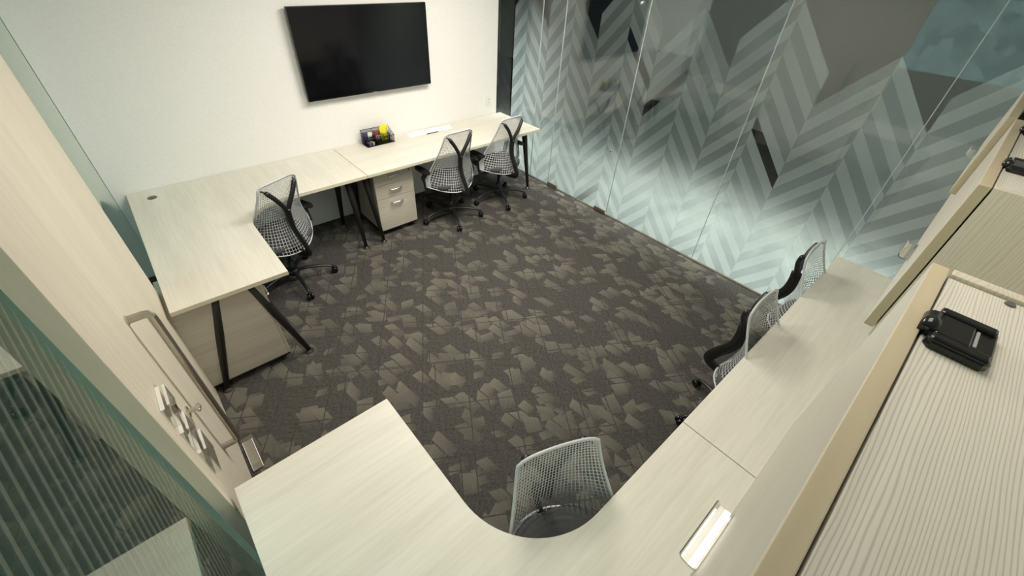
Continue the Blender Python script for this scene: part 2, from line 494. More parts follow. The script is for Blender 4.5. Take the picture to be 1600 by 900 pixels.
for i in range(len(seams) - 1):
    y0, y1 = seams[i] + 0.0025, seams[i + 1] - 0.0025
    g = struct('window_%d' % (i + 1), bx(XG - 0.005, XG + 0.005, y0, y1, 0.008, 2.64), glass_m)
    struct('chevron_film', chevron(y0, y1), None, g, mats=[film_light, film_dark])
    if 0 < i:
        struct('silicone_joint', bx(XG - 0.006, XG + 0.006, seams[i] - 0.002, seams[i] + 0.002, 0.004, 2.64), glass_edge, g)
struct('window_7', bx(3.46, XG - 0.008, YW + 0.03, YW + 0.04, 0.008, 2.64), glass_m)
struct('trim_2', bx(XG - 0.02, XG + 0.02, YC, YW + 0.05, 2.64, CE), alu)
struct('trim_3', bx(XG - 0.012, XG + 0.012, YC, YW + 0.05, 0.0005, 0.008), patch_m)

# floor fittings of the glass door
for nm, (a, b_), lab in (('door_pivot', (3.19, 3.35), 'bronze floor pivot patch under the narrow glass pane near the back desk'),
                         ('door_pivot', (2.41, 2.57), 'bronze floor patch at the foot of the glass door, beside the second seam')):
    t = thing(nm, lab, 'door fitting', (XG, (a + b_) / 2, 0), 0, 'floor patches of the glass door')
    l = (b_ - a) / 2
    link('patch_plate', bx(-0.022, -0.0065, -l, l, 0.009, 0.05, 0.003), patch_m, t)
    link('pivot_block', bx(-0.019, -0.0075, -l * 0.3, l * 0.3, 0.05, 0.056, 0.001), alu, t)
t = thing('floor_guide_plate', 'shiny silver threshold strip on the carpet at the foot of the glass door', 'threshold', (XG - 0.055, 3.18, 0))
link('plate', bx(-0.022, 0.022, -0.17, 0.17, 0.0005, 0.006, 0.002), alu, t)
for dy in (-0.13, 0.13):
    link('screw', cyl((0, dy, 0.005), (0, dy, 0.0075), 0.006, 12), chrome, t)
for z, lab in ((0.735, 'small chrome stud on the glass at knee height by the second seam'), (2.04, 'small chrome stud high on the glass by the second seam')):
    t = thing('glass_stud', lab, 'stud', (XG - 0.005, 2.49, z), 0, 'chrome studs on the glass door')
    link('stud_cap', tube([(-0.0005, 0, 0), (-0.010, 0, 0), (-0.016, 0, 0), (-0.018, 0, 0)], [0.010, 0.013, 0.012, 0.006], 16), alu, t, True)
    link('stud_washer', cyl((0.0, 0, 0), (-0.002, 0, 0), 0.016, 16), grey_m, t)

# ---- left side: corridor glass with stripe film, sliding door in front of it
XL = -0.345


def stripes(y0, y1, z0, z1):
    bm = bmesh.new(); p = 0.052
    x = XL + 0.0062
    k0 = int((z0 - y1) / p) - 1
    for k in range(k0, int((z1 - y0) / p) + 2):
        c = k * p
        poly = [(y0, y0 * 0.95 + c), (y1, y1 * 0.95 + c), (y1, y1 * 0.95 + c + 0.015), (y0, y0 * 0.95 + c + 0.015)]
        poly = clipz(poly, z0)
        poly = [(a, -b) for a, b in clipz([(a, -b) for a, b in poly], -z1)] if len(poly) > 2 else []
        if len(poly) > 2: bm.faces.new([bm.verts.new((x, a, b)) for a, b in poly])
    return bm


g = struct('window_8', bx(XL - 0.005, XL + 0.005, YC, 1.9, 0.008, 2.64), glass_left)
struct('stripe_film', stripes(YC, 1.13, 0.02, 2.6), None, g, mats=[film_stripe])
struct('window_9', bx(XL - 0.005, XL + 0.005, 2.3, YW + 0.06, 0.008, 2.64), glass_left)
struct('trim_4', bx(XL - 0.02, XL + 0.02, YC, YW + 0.06, 2.64, CE), alu)
struct('trim_5', bx(XL - 0.012, XL + 0.012, YC, YW + 0.06, 0.0005, 0.008), patch_m)

d = struct('door_1', bx(XD - 0.045, XD, 1.13, 2.70, 0.012, 2.55, 0.002), door_m)


# pull handle
def arc(points): return points
hy = 1.60
pts = [(XD + 0.001, hy, 1.33), (XD + 0.045, hy, 1.33), (XD + 0.058, hy, 1.327), (XD + 0.065, hy, 1.315), (XD + 0.065, hy, 1.29)]
pts += [(XD + 0.065, hy, 0.9), (XD + 0.065, hy, 0.54), (XD + 0.065, hy, 0.515), (XD + 0.058, hy, 0.503), (XD + 0.045, hy, 0.50), (XD + 0.001, hy, 0.50)]
struct('door_handle', tube(pts, 0.0145, 16), steel_m, d)
for zz in (1.33, 0.50):
    struct('handle_rose', cyl((XD + 0.0005, hy, zz), (XD + 0.005, hy, zz), 0.018, 18), chrome, d)
lk = struct('door_lock', cyl((XD + 0.0005, 1.475, 0.93), (XD + 0.006, 1.475, 0.93), 0.024, 20), chrome, d)
struct('thumb_turn', tube([(XD + 0.006, 1.475, 0.93), (XD + 0.03, 1.475, 0.93), (XD + 0.045, 1.475, 0.93)], [0.009, 0.009, 0.012], 14), chrome, lk)
struct('turn_lever', bx(XD + 0.03, XD + 0.042, 1.455, 1.495, 0.923, 0.937, 0.003), chrome, lk)
struct('key_slot', bx(XD + 0.0003, XD + 0.003, 1.385, 1.405, 1.025, 1.09, 0.0008), chrome, d)
for za, zb, ya, yb, lab, sh in ((1.147, 1.238, 1.215, 1.345, 'topmost of three clear acrylic pockets on the cream door', 0.06),
                                (1.0, 1.110, 1.215, 1.325, 'middle one of three clear acrylic pockets on the cream door', 0.0),
                                (0.83, 0.975, 1.22, 1.35, 'lowest of three clear acrylic pockets on the cream door', 0.0)):
    t = thing('acrylic_holder', lab, 'acrylic holder', (XD, (ya + yb) / 2, za), 0, 'acrylic pockets on the door')
    w = (yb - ya) / 2; h = zb - za
    link('back_plate', bx(0.001, 0.004, -w, w, 0, h, 0.0005), acrylic_m, t)
    link('front_plate', bx(0.020, 0.023, -w, w, 0, h * 0.8, 0.0005), acrylic_m, t)
    link('bottom_ledge', bx(0.004, 0.020, -w, w, 0, 0.004), acrylic_m, t)
    link('top_edge', bx(0.001, 0.012, -w, w * 0.7, h, h + 0.003), plate_m, t)
    link('front_edge', bx(0.016, 0.023, -w * 0.5, w, h * 0.8, h * 0.8 + 0.003), plate_m, t)
t = thing('door_guide', 'low clear plastic guide box on the carpet at the foot of the cream door', 'door guide', (-0.245, 1.86, 0))
link('base_plate', bx(-0.022, 0.03, -0.11, 0.11, 0.0005, 0.005), tray_m, t)
link('tray_rim', tube([(-0.022, -0.11, 0.007), (0.03, -0.11, 0.007), (0.03, 0.11, 0.007), (-0.022, 0.11, 0.007), (-0.022, -0.11, 0.007)], 0.0022, 8), plate_m, t)
link('upright', bx(0.026, 0.03, -0.11, 0.11, 0.005, 0.06), acrylic_m, t)
link('end_lip', bx(-0.022, 0.026, -0.11, -0.106, 0.005, 0.06), acrylic_m, t)

# ------------------------------------------------------------------ desks
DT = 0.74; TH = 0.028


def curve_corner(cx, cy, r, a0, a1, n=14):
    return [(cx + r * math.cos(math.radians(a0 + (a1 - a0) * k / n)), cy + r * math.sin(math.radians(a0 + (a1 - a0) * k / n))) for k in range(n + 1)]


def leg(parent, top, foot, rt=0.036, rf=0.016):
    top = Vector(top); foot = Vector(foot)
    d_ = (foot - top)
    e = top + d_ * ((top.z - 0.022) / (top.z - foot.z)) if top.z != foot.z else foot
    l = link('leg', tube([top, top + d_ * 0.3, e], [rt, rt * 0.8, rf], 12), black_metal, parent, True)
    link('foot_disc', tube([(e.x, e.y, 0.001), (e.x, e.y, 0.008), (e.x, e.y, 0.014), (e.x, e.y, 0.026)], [0.030, 0.030, 0.012, 0.009], 18), dark_foot, l, True)
    return l


def aframe(parent, c, axis, half_top, half_foot, off=0.0):
    """two splayed legs and the black plate joining them; c centre point, axis 0 along x or 1 along y"""
    def P(s, z, o=0.0):
        return (c[0] + (s if axis == 0 else o), c[1] + (s if axis == 1 else o), z)
    for s in (-1, 1):
        leg(parent, P(s * half_top, DT - TH - 0.02), P(s * half_foot, 0, off))
    pts = [(-half_top - 0.02, DT - TH - 0.002), (half_top + 0.02, DT - TH - 0.002)]
    for k in range(9):
        u = 1 - 2 * k / 8
        pts.append((u * (half_top + 0.02), DT - TH - 0.085 + 0.035 * (1 - u * u)))
    bm = bmesh.new()
    vs = [bm.verts.new(P(s, z, -0.012)) for s, z in pts]; f = bm.faces.new(vs)
    r = bmesh.ops.extrude_face_region(bm, geom=[f])
    for e in r['geom']:
        if isinstance(e, bmesh.types.BMVert):
            if axis == 0: e.co.y += 0.024
            else: e.co.x += 0.024
    bmesh.ops.recalc_face_normals(bm, faces=bm.faces[:])
    link('leg_plate', bm, black_metal, parent)


def top_mesh(name, pts, m, parent, rel):
    pts = [(x - rel[0], y - rel[1]) for x, y in pts]
    return link(name, prism(pts, DT - TH, DT, 0.002, 1), None, parent, mats=[m, edge_m])


def grommet(parent, x, y):
    gm = link('grommet', tube([(x, y, DT + 0.0003), (x, y, DT + 0.003), (x, y, DT + 0.0035)], [0.032, 0.031, 0.026], 24), cap_m, parent, True)
    link('grommet_slot', bx(x - 0.012, x + 0.012, y - 0.024, y - 0.008, DT + 0.0036, DT + 0.0042), black_m, gm)


# back corner desk (L shape)
o = (0.55, 3.5, 0)
t = thing('corner_desk', 'pale L-shaped corner desk in the left back corner with round cable cap', 'desk', o)
pts = [(-0.262, 2.42), (0.362, 2.42)] + curve_corner(0.362 + 0.30, 3.388 - 0.30, 0.30, 180, 90)[0:] + [(1.374, 3.388), (1.374, YW - 0.004), (-0.262, YW - 0.004)]
top_mesh('worktop', pts, wood_y, t, o)
grommet(t, -0.116 - o[0], 3.955 - o[1])
aframe(t, (0.045 - o[0], 2.49 - o[1]), 0, 0.095, 0.275, -0.045)
aframe(t, (1.245 - o[0], 3.68 - o[1]), 1, 0.13, 0.265)
link('under_beam', bx(-0.10 - o[0], -0.06 - o[0], 2.52 - o[1], 3.9 - o[1], DT - TH - 0.04, DT - TH), black_metal, t)
link('cross_beam', bx(0.0 - o[0], 1.235 - o[0], 3.72 - o[1], 3.76 - o[1], DT - TH - 0.04, DT - TH), black_metal, t)

# back straight desk
o = (2.44, 3.75, 0)
t = thing('straight_desk', 'long straight pale desk under the television running to the glass', 'desk', o)
top_mesh('worktop', [(1.378, 3.388), (3.525, 3.388), (3.525, YW - 0.004), (1.378, YW - 0.004)], wood_x, t, o)
aframe(t, (1.41 - o[0], 3.68 - o[1]), 1, 0.13, 0.265, 0.025)
aframe(t, (3.44 - o[0], 3.70 - o[1]), 1, 0.13, 0.265)
link('cross_beam', bx(1.43 - o[0], 3.42 - o[0], 3.72 - o[1], 3.76 - o[1], DT - TH - 0.04, DT - TH), black_metal, t)

# near corner desk
o = (0.4, 0.2, 0)
t = thing('corner_desk', 'pale L-shaped corner desk nearest the camera with rounded inner corner', 'desk', o)
pts = [(-0.262, 1.187), (-0.262, YC + 0.004), (1.35, YC + 0.004), (1.35, 0.226)]
pts += curve_corner(0.378 + 0.36, 0.226 + 0.36, 0.36, 270, 180, 18) + [(0.378, 1.187)]
pts[-1] = (0.378, 1.187)
top_mesh('worktop', pts, wood_x, t, o)
aframe(t, (0.05 - o[0], 1.12 - o[1]), 0, 0.085, 0.27)
aframe(t, (1.22 - o[0], -0.08 - o[1]), 1, 0.12, 0.24)
link('cross_beam', bx(0.0 - o[0], 1.2 - o[0], -0.14 - o[1], -0.10 - o[1], DT - TH - 0.04, DT - TH), black_metal, t)

# near straight desk
o = (2.42, -0.1, 0)
t = thing('straight_desk', 'long straight pale desk below the wall cabinets ending near the glass', 'desk', o)
top_mesh('worktop', [(1.354, 0.226), (1.354, YC + 0.004), (3.495, YC + 0.004), (3.495, 0.226)], wood_x, t, o)
aframe(t, (1.42 - o[0], -0.08 - o[1]), 1, 0.12, 0.24)
aframe(t, (3.40 - o[0], -0.08 - o[1]), 1, 0.12, 0.24)
link('cross_beam', bx(1.43 - o[0], 3.38 - o[0], -0.14 - o[1], -0.10 - o[1], DT - TH - 0.04, DT - TH), black_metal, t)


# ------------------------------------------------------------------ drawer pedestals
def pedestal(loc, rz, label, w=0.41, dp=0.50):
    t = thing('drawer_pedestal', label, 'drawer pedestal', loc, rz)
    h0, h1 = 0.065, 0.685
    link('cabinet_body', bx(-w / 2, w / 2, 0.019, dp, h0, h1, 0.001), ped_m, t)
    link('plinth', bx(-w / 2 + 0.004, w / 2 - 0.004, 0.008, dp - 0.004, h0 - 0.018, h0), black_m, t)
    zs = [(h0, 0.405), (0.408, 0.545), (0.548, h1)]
    for a, b in zs:
        dr = link('drawer', bx(-w / 2, w / 2, 0, 0.018, a, b - 0.001, 0.0015), ped_m, t)
        hz = b - 0.055
        hb = tube([(-0.058, -0.001, hz), (-0.058, -0.022, hz), (-0.052, -0.026, hz), (0.052, -0.026, hz), (0.058, -0.022, hz), (0.058, -0.001, hz)], 0.0065, 10)
        link('drawer_handle', hb, alu, dr, True)
    link('lock', cyl((w / 2 - 0.04, 0.001, h1 - 0.045), (w / 2 - 0.04, -0.004, h1 - 0.045), 0.009, 16), cap_m, t)
    for sx in (-1, 1):
        for yy in (0.05, dp - 0.05):
            x = sx * (w / 2 - 0.05)
            bm = cyl((x - 0.011, yy, 0.0205), (x - 0.004, yy, 0.0205), 0.020, 16)
            cyl((x + 0.004, yy, 0.0205), (x + 0.011, yy, 0.0205), 0.020, 16, bm=bm)
            cyl((x, yy, 0.02), (x, yy, h0 - 0.018), 0.006, 10, bm=bm)
            link('caster', bm, black_m, t)
    return t


pedestal((1.675, 3.50, 0), 0, 'three-drawer mobile pedestal under the straight desk below the television')
pedestal((0.205, 2.665, 0), math.radians(90), 'mobile pedestal seen from its plain side under the left desk end')
# ------------------------------------------------------------------ television and small wall things
t = thing('television', 'large black flat screen television mounted on the white wall', 'television', (1.872, YW, 1.565))
w, h = 0.632, 0.353
link('bezel', bx(-w, w, -0.075, -0.040, -h, h, 0.004), black_gloss, t)
link('screen', bx(-w + 0.008, w - 0.008, -0.0765, -0.0745, -h + 0.012, h - 0.008), screen_m, t)
link('rear_housing', bx(-w * 0.8, w * 0.8, -0.040, -0.022, -h * 0.8, h * 0.6, 0.008), black_m, t)
link('wall_bracket', bx(-0.25, 0.25, -0.022, -0.001, -0.18, 0.18, 0.003), black_metal, t)
link('status_strip', bx(-0.02, 0.02, -0.0775, -0.076, -h + 0.003, -h + 0.008), grey_m, t)
link('cable', tube([(0.30, -0.02, -0.25), (0.31, -0.01, -0.30), (0.30, -0.006, -0.33)], 0.003, 8), black_m, t)

t = thing('wall_socket', 'white wall outlet above the desk near the glass', 'wall outlet', (3.335, YW, 0.90))
link('cover_plate', bx(-0.036, 0.036, -0.007, -0.0005, -0.058, 0.058, 0.003), plate_m, t)
link('socket_face', bx(-0.017, 0.017, -0.009, -0.007, -0.034, 0.034, 0.001), plate_m, t)
for dz in (-0.018, 0.018):
    bm = bx(-0.008, -0.005, -0.0098, -0.009, dz - 0.005, dz + 0.006)
    box(bm, 0.005, 0.008, -0.0098, -0.009, dz - 0.005, dz + 0.006)
    link('slot', bm, black_m, t)

# ------------------------------------------------------------------ things on the back desk
# mesh organizer with compartments
ox, oy, oz = 1.815, 4.02, DT
t = thing('desk_organizer', 'black mesh desk organizer against the wall under the television', 'desk organizer', (ox, oy, oz + 0.001))


def mesh_panel(corners, nu, nv, th=0.0034):
    bm = bmesh.new(); a, b, c_, d_ = [Vector(p) for p in corners]
    g = [[bm.verts.new(a.lerp(b, u / nu).lerp(d_.lerp(c_, u / nu), v / nv)) for u in range(nu + 1)] for v in range(nv + 1)]
    for v in range(nv):
        for u in range(nu): bm.faces.new((g[v][u], g[v][u + 1], g[v + 1][u + 1], g[v + 1][u]))
    bmesh.ops.wireframe(bm, faces=bm.faces[:], thickness=th, use_even_offset=False, use_replace=True, use_boundary=True)
    return bm


HW = 0.150; D0 = -0.065; D1 = 0.060
link('back_panel', mesh_panel([(-HW, D1, 0), (HW, D1, 0), (HW, D1, 0.135), (-HW, D1, 0.135)], 30, 14), black_m, t)
link('front_panel', mesh_panel([(-HW, D0, 0), (HW, D0, 0), (HW, D0, 0.075), (-HW, D0, 0.075)], 30, 8), black_m, t)
for sx in (-1, 1):
    link('side_panel', mesh_panel([(sx * HW, D0, 0), (sx * HW, D1, 0), (sx * HW, D1, 0.135), (sx * HW, D0, 0.075)], 12, 10), black_m, t)
for x in (-0.05, 0.05):
    link('divider', mesh_panel([(x, D0, 0), (x, D1, 0), (x, D1, 0.11), (x, D0, 0.07)], 12, 8), black_m, t)
link('middle_wall', mesh_panel([(-HW, 0.0, 0), (HW, 0.0, 0), (HW, 0.0, 0.085), (-HW, 0.0, 0.085)], 30, 8), black_m, t)
link('base_tray', bx(-HW, HW, D0, D1, 0, 0.003), black_m, t)
rim = tube([(-HW, D0, 0.075), (HW, D0, 0.075), (HW, D1, 0.135), (-HW, D1, 0.135), (-HW, D0, 0.075)], 0.0035, 8)
link('rim', rim, black_m, t)
g_ = 'supplies in the mesh organizer'
zb = oz + 0.005
s = thing('note_pad', 'fan of yellow sticky notes in the organizer, right rear compartment', 'sticky notes', (ox + 0.085, oy + 0.035, zb), 0.2, g_)
for k in range(5):
    bm = bx(-0.035, 0.035, -0.001, 0.001, 0.0, 0.15)
    for v in bm.verts:
        v.co.x += (k - 2) * 0.010 * v.co.z / 0.15 + 0.003 * k; v.co.y += (k - 2) * 0.0035; v.co.z *= 1 - 0.03 * abs(k - 2)
    link('note_sheet', bm, yellow_m, s)
s = thing('stapler', 'red stapler standing in the middle of the mesh organizer', 'stapler', (ox + 0.0, oy + 0.03, zb), 0, g_)
link('stapler_body', bx(-0.022, 0.022, -0.014, 0.004, 0, 0.115, 0.005), red_m, s)
link('stapler_base', bx(-0.022, 0.022, 0.007, 0.014, 0, 0.12, 0.002), grey_m, s)
s = thing('tape_dispenser', 'blue and white tape dispenser in the left of the mesh organizer', 'tape dispenser', (ox - 0.095, oy + 0.03, zb), 0, g_)
link('dispenser_body', bx(-0.045, 0.0, -0.016, 0.010, 0, 0.115, 0.005), blue_m, s)
link('tape_roll', tube([(0.024, -0.014, 0.085), (0.024, 0.012, 0.085)], 0.022, 24), plate_m, s)
link('label', bx(-0.002, 0.042, -0.018, -0.0165, 0.065, 0.112), plate_m, s)
for px_, py_, mt, lab in ((-0.115, -0.035, grey_m, 'grey eraser lying in the left front tray of the organizer'), (-0.08, -0.03, plate_m, 'white correction roller in the front tray of the organizer')):
    s = thing('eraser', lab, 'eraser', (ox + px_, oy + py_, zb), 0.4, g_)
    link('eraser_block', bx(-0.012, 0.012, -0.020, 0.020, 0, 0.034, 0.003), mt, s)
    link('sleeve', bx(-0.0125, 0.0125, -0.010, 0.0205, 0.002, 0.026, 0.001), blue_m, s)
s = thing('scissors', 'grey handled scissors standing in the middle front of the organizer', 'scissors', (ox - 0.005, oy - 0.033, zb), 0, g_)
for sg in (-1, 1):
    ring = [(sg * 0.014 + 0.012 * math.cos(a * math.pi / 6), 0, 0.066 + 0.018 * math.sin(a * math.pi / 6)) for a in range(13)]
    link('finger_loop', tube(ring, 0.003, 8), grey_m, s)
    link('blade', tube([(sg * 0.008, sg * 0.002, 0.05), (-sg * 0.006, sg * 0.002, 0.002)], [(0.004, 0.001), (0.002, 0.001)], 6), alu, s)
for k, (px_, py_) in enumerate(((0.125, 0.03), (0.110, -0.03))):
    s = thing('marker_pen', ('grey marker pen upright at the right rear of the organizer', 'black marker pen upright at the right front of the organizer')[k], 'pen', (ox + px_, oy + py_, zb), 0, g_)
    link('barrel', cyl((0, 0, 0), (0.004, 0, 0.085), 0.006, 12), (grey_m, black_m)[k], s)
    link('pen_cap', cyl((0.004, 0, 0.085), (0.006, 0, 0.125), 0.0068, 12), (plate_m, grey_m)[k], s)

s = link('paper_sheet', bx(-0.27, 0.27, -0.075, 0.06, 0, 0.0015), paper_m)
for v in s.data.vertices:
    v.co.x += 0.05 * (v.co.y < 0) * -1
s.location = (2.46, 4.03, DT + 0.0008); s.rotation_euler = (0, 0, -0.03)
tag(s, 'blank white paper strip lying on the straight desk by the wall', 'paper')
s = thing('pen', 'thin dark pen lying on the white paper behind the middle chair', 'pen', (2.42, 3.95, DT + 0.0068), -0.02)
link('barrel', tube([(-0.075, 0, 0), (-0.068, 0, 0), (0.05, 0, 0)], [0.0015, 0.004, 0.004], 10), black_m, s, True)
link('pen_cap', tube([(0.05, 0, 0), (0.075, 0, 0)], [0.0048, 0.0044], 10), grey_m, s, True)

# ------------------------------------------------------------------ wall cabinets
YF = -0.047; CT = 2.085; CB = 1.70; DTH = 0.019


def handle_profile(hz):
    """extruded finger-pull: flat web on the door curling up into a rounded lip"""
    sec = [(0.0005, 0.0), (0.010, -0.001), (0.018, -0.001), (0.024, 0.002), (0.027, 0.008), (0.0255, 0.012), (0.0235, 0.011), (0.0235, 0.007), (0.020, 0.0035), (0.012, 0.003), (0.004, 0.005), (0.0005, 0.010)]
    bm = bmesh.new(); A = [bm.verts.new((-0.054, y, hz + z)) for y, z in sec]; B = [bm.verts.new((0.054, y, hz + z)) for y, z in sec]
    n = len(sec); bm.faces.new(A); bm.faces.new(B[::-1])
    for k in range(n): bm.faces.new((A[k], B[k], B[(k + 1) % n], A[(k + 1) % n]))
    bmesh.ops.recalc_face_normals(bm, faces=bm.faces[:])
    return bm


def cabinet(x0, x1, label, hinges, bottom=0.0, handle_up=0.045, handle_x=0.0, proud=0.0, cap=True):
    t = thing('wall_cabinet', label, 'wall cabinet', ((x0 + x1) / 2, YC, CB), 0, 'wall cabinets over the near desk')
    w = (x1 - x0) / 2; fy = YF - DTH - 0.003 - YC; H_ = CT - CB
    for sx in (-1, 1):
        a, b = sorted((sx * w, sx * (w - 0.018)))
        link('side_panel', bx(a, b, 0.001, fy, 0, H_ + 0.001, 0.001), cab_side, t)
    link('top_panel', bx(-w + 0.0185, w - 0.0185, 0.001, fy, H_ - 0.022, H_ - 0.004, 0.001), cab_top, t)
    link('bottom_panel', bx(-w + 0.0185, w - 0.0185, 0.001, fy, 0, 0.018), cab_front, t)
    link('back_panel', bx(-w + 0.0185, w - 0.0185, 0.001, 0.006, 0.018, H_ - 0.022), cab_front, t)
    # door, hinged along its top edge
    bm = bmesh.new()
    box(bm, -w + 0.001, w - 0.001, -DTH, 0, -H_ + bottom, 0, 0.0012)
    bm.normal_update()
    for f in bm.faces:
        if f.normal.z > 0.5 or f.normal.z < -0.5: f.material_index = 1
        elif abs(f.normal.x) > 0.5: f.material_index = 2
    dr = link('door', bm, None, t, mats=[cab_front, cab_edge, cab_edge_z])
    dr.location = (0, fy + 0.003 + DTH + proud, H_)
    if proud:
        link('lower_front', bx(-w + 0.001, w - 0.001, fy + 0.002, fy + 0.002 + DTH, 0, bottom + 0.02, 0.001), cab_front, t)
    # bar handle near the lower edge
    hz = -H_ + bottom + handle_up
    hd = link('door_handle', handle_profile(hz), alu, dr)
    hd.location = (handle_x, 0, 0)
    for hx in hinges:
        x = hx - (x0 + x1) / 2
        zt = H_ - 0.0035; yf = fy
        hg = bmesh.new()
        prof = [(yf - 0.055, 0.031), (yf - 0.050, 0.038), (yf - 0.008, 0.038), (yf - 0.003, 0.031)]
        vs = prism([(x - b, a) for a, b in prof] + [(x + b, a) for a, b in prof[::-1]], zt, zt + 0.009, 0.002)
        h_ = link('hinge', vs, black_gloss, t)
        for sx in (-1, 1):
            link('hinge_rail', bx(x + sx * 0.030 - 0.007, x + sx * 0.030 + 0.007, yf - 0.053, yf - 0.004, zt + 0.006, zt + 0.0135, 0.003), black_gloss, h_)
        link('hinge_plate', bx(x - 0.022, x + 0.022, yf - 0.036, yf - 0.006, zt + 0.008, zt + 0.012, 0.002), black_gloss, h_)
        link('hinge_pin', bx(x - 0.017, x + 0.017, yf - 0.040, yf - 0.037, zt + 0.009, zt + 0.0115, 0.0008), grey_m, h_)
        link('hinge_knuckle', tube([(x - 0.017, yf - 0.002, zt + 0.006), (x + 0.017, yf - 0.002, zt + 0.006)], 0.009, 16), black_gloss, h_, True)
        link('hinge_arm', bx(x - 0.0165, x + 0.0165, yf - 0.012, yf + 0.002, zt + 0.001, zt + 0.010, 0.002), black_gloss, h_)
    if cap:
        x = w - 0.028
        link('screw_cap', tube([(x, fy - 0.06, H_ - 0.0038), (x, fy - 0.06, H_ - 0.0022), (x, fy - 0.06, H_ - 0.0018)], [0.0055, 0.0052, 0.0040], 18), cap_m, t)
    return t


cabinet(0.035, 0.735, 'nearest pale wall cabinet with big black hinge on its top', (0.13, 0.572))
cabinet(1.135, 1.815, 'middle pale wall cabinet seen beyond the gap, two black hinges on top', (1.32, 1.685), bottom=0.022, handle_up=0.05, handle_x=0.02)
cabinet(1.819, 2.62, 'farthest pale wall cabinet with a shorter door standing proud of the middle one', (2.0, 2.44), bottom=0.155, handle_up=0.02, handle_x=0.04, proud=0.017)


# ------------------------------------------------------------------ office chairs
HWK = [(0.0, 0.325), (0.08, 0.315), (0.25, 0.262), (0.5, 0.214), (0.75, 0.182), (1.0, 0.162)]
YK = [(0.0, -0.215), (0.12, -0.190), (0.38, -0.148), (0.65, -0.160), (1.0, -0.185)]


def lattice_point(u, s):
    """u -1..1 across, s 0..1 from bottom to top; local frame, chair faces +Y"""
    g_ = 0.6 * s + 0.4 * (1 - (1 - s) ** 2)
    def lerp_keys(keys, g):
        for (a, wa), (b, wb) in zip(keys, keys[1:]):
            if g <= b: return wa + (wb - wa) * (g - a) / (b - a)
        return keys[-1][1]
    hw = sum(lerp_keys(HWK, min(1, max(0, g_ + e))) for e in (-0.06, 0, 0.06)) / 3
    yc = sum(lerp_keys(YK, min(1, max(0, g_ + e))) for e in (-0.08, -0.04, 0, 0.04, 0.08)) / 5
    z = 0.388 + (0.99 - 0.388) * g_ + 0.070 * (u * u) * (1 - g_) ** 2 - 0.026 * abs(u) ** 7 * g_ ** 6
    y = yc + (0.22 * (1 - g_) ** 1.5 + 0.012) * (abs(u) ** 2.0)
    return Vector((u * hw, y, z))


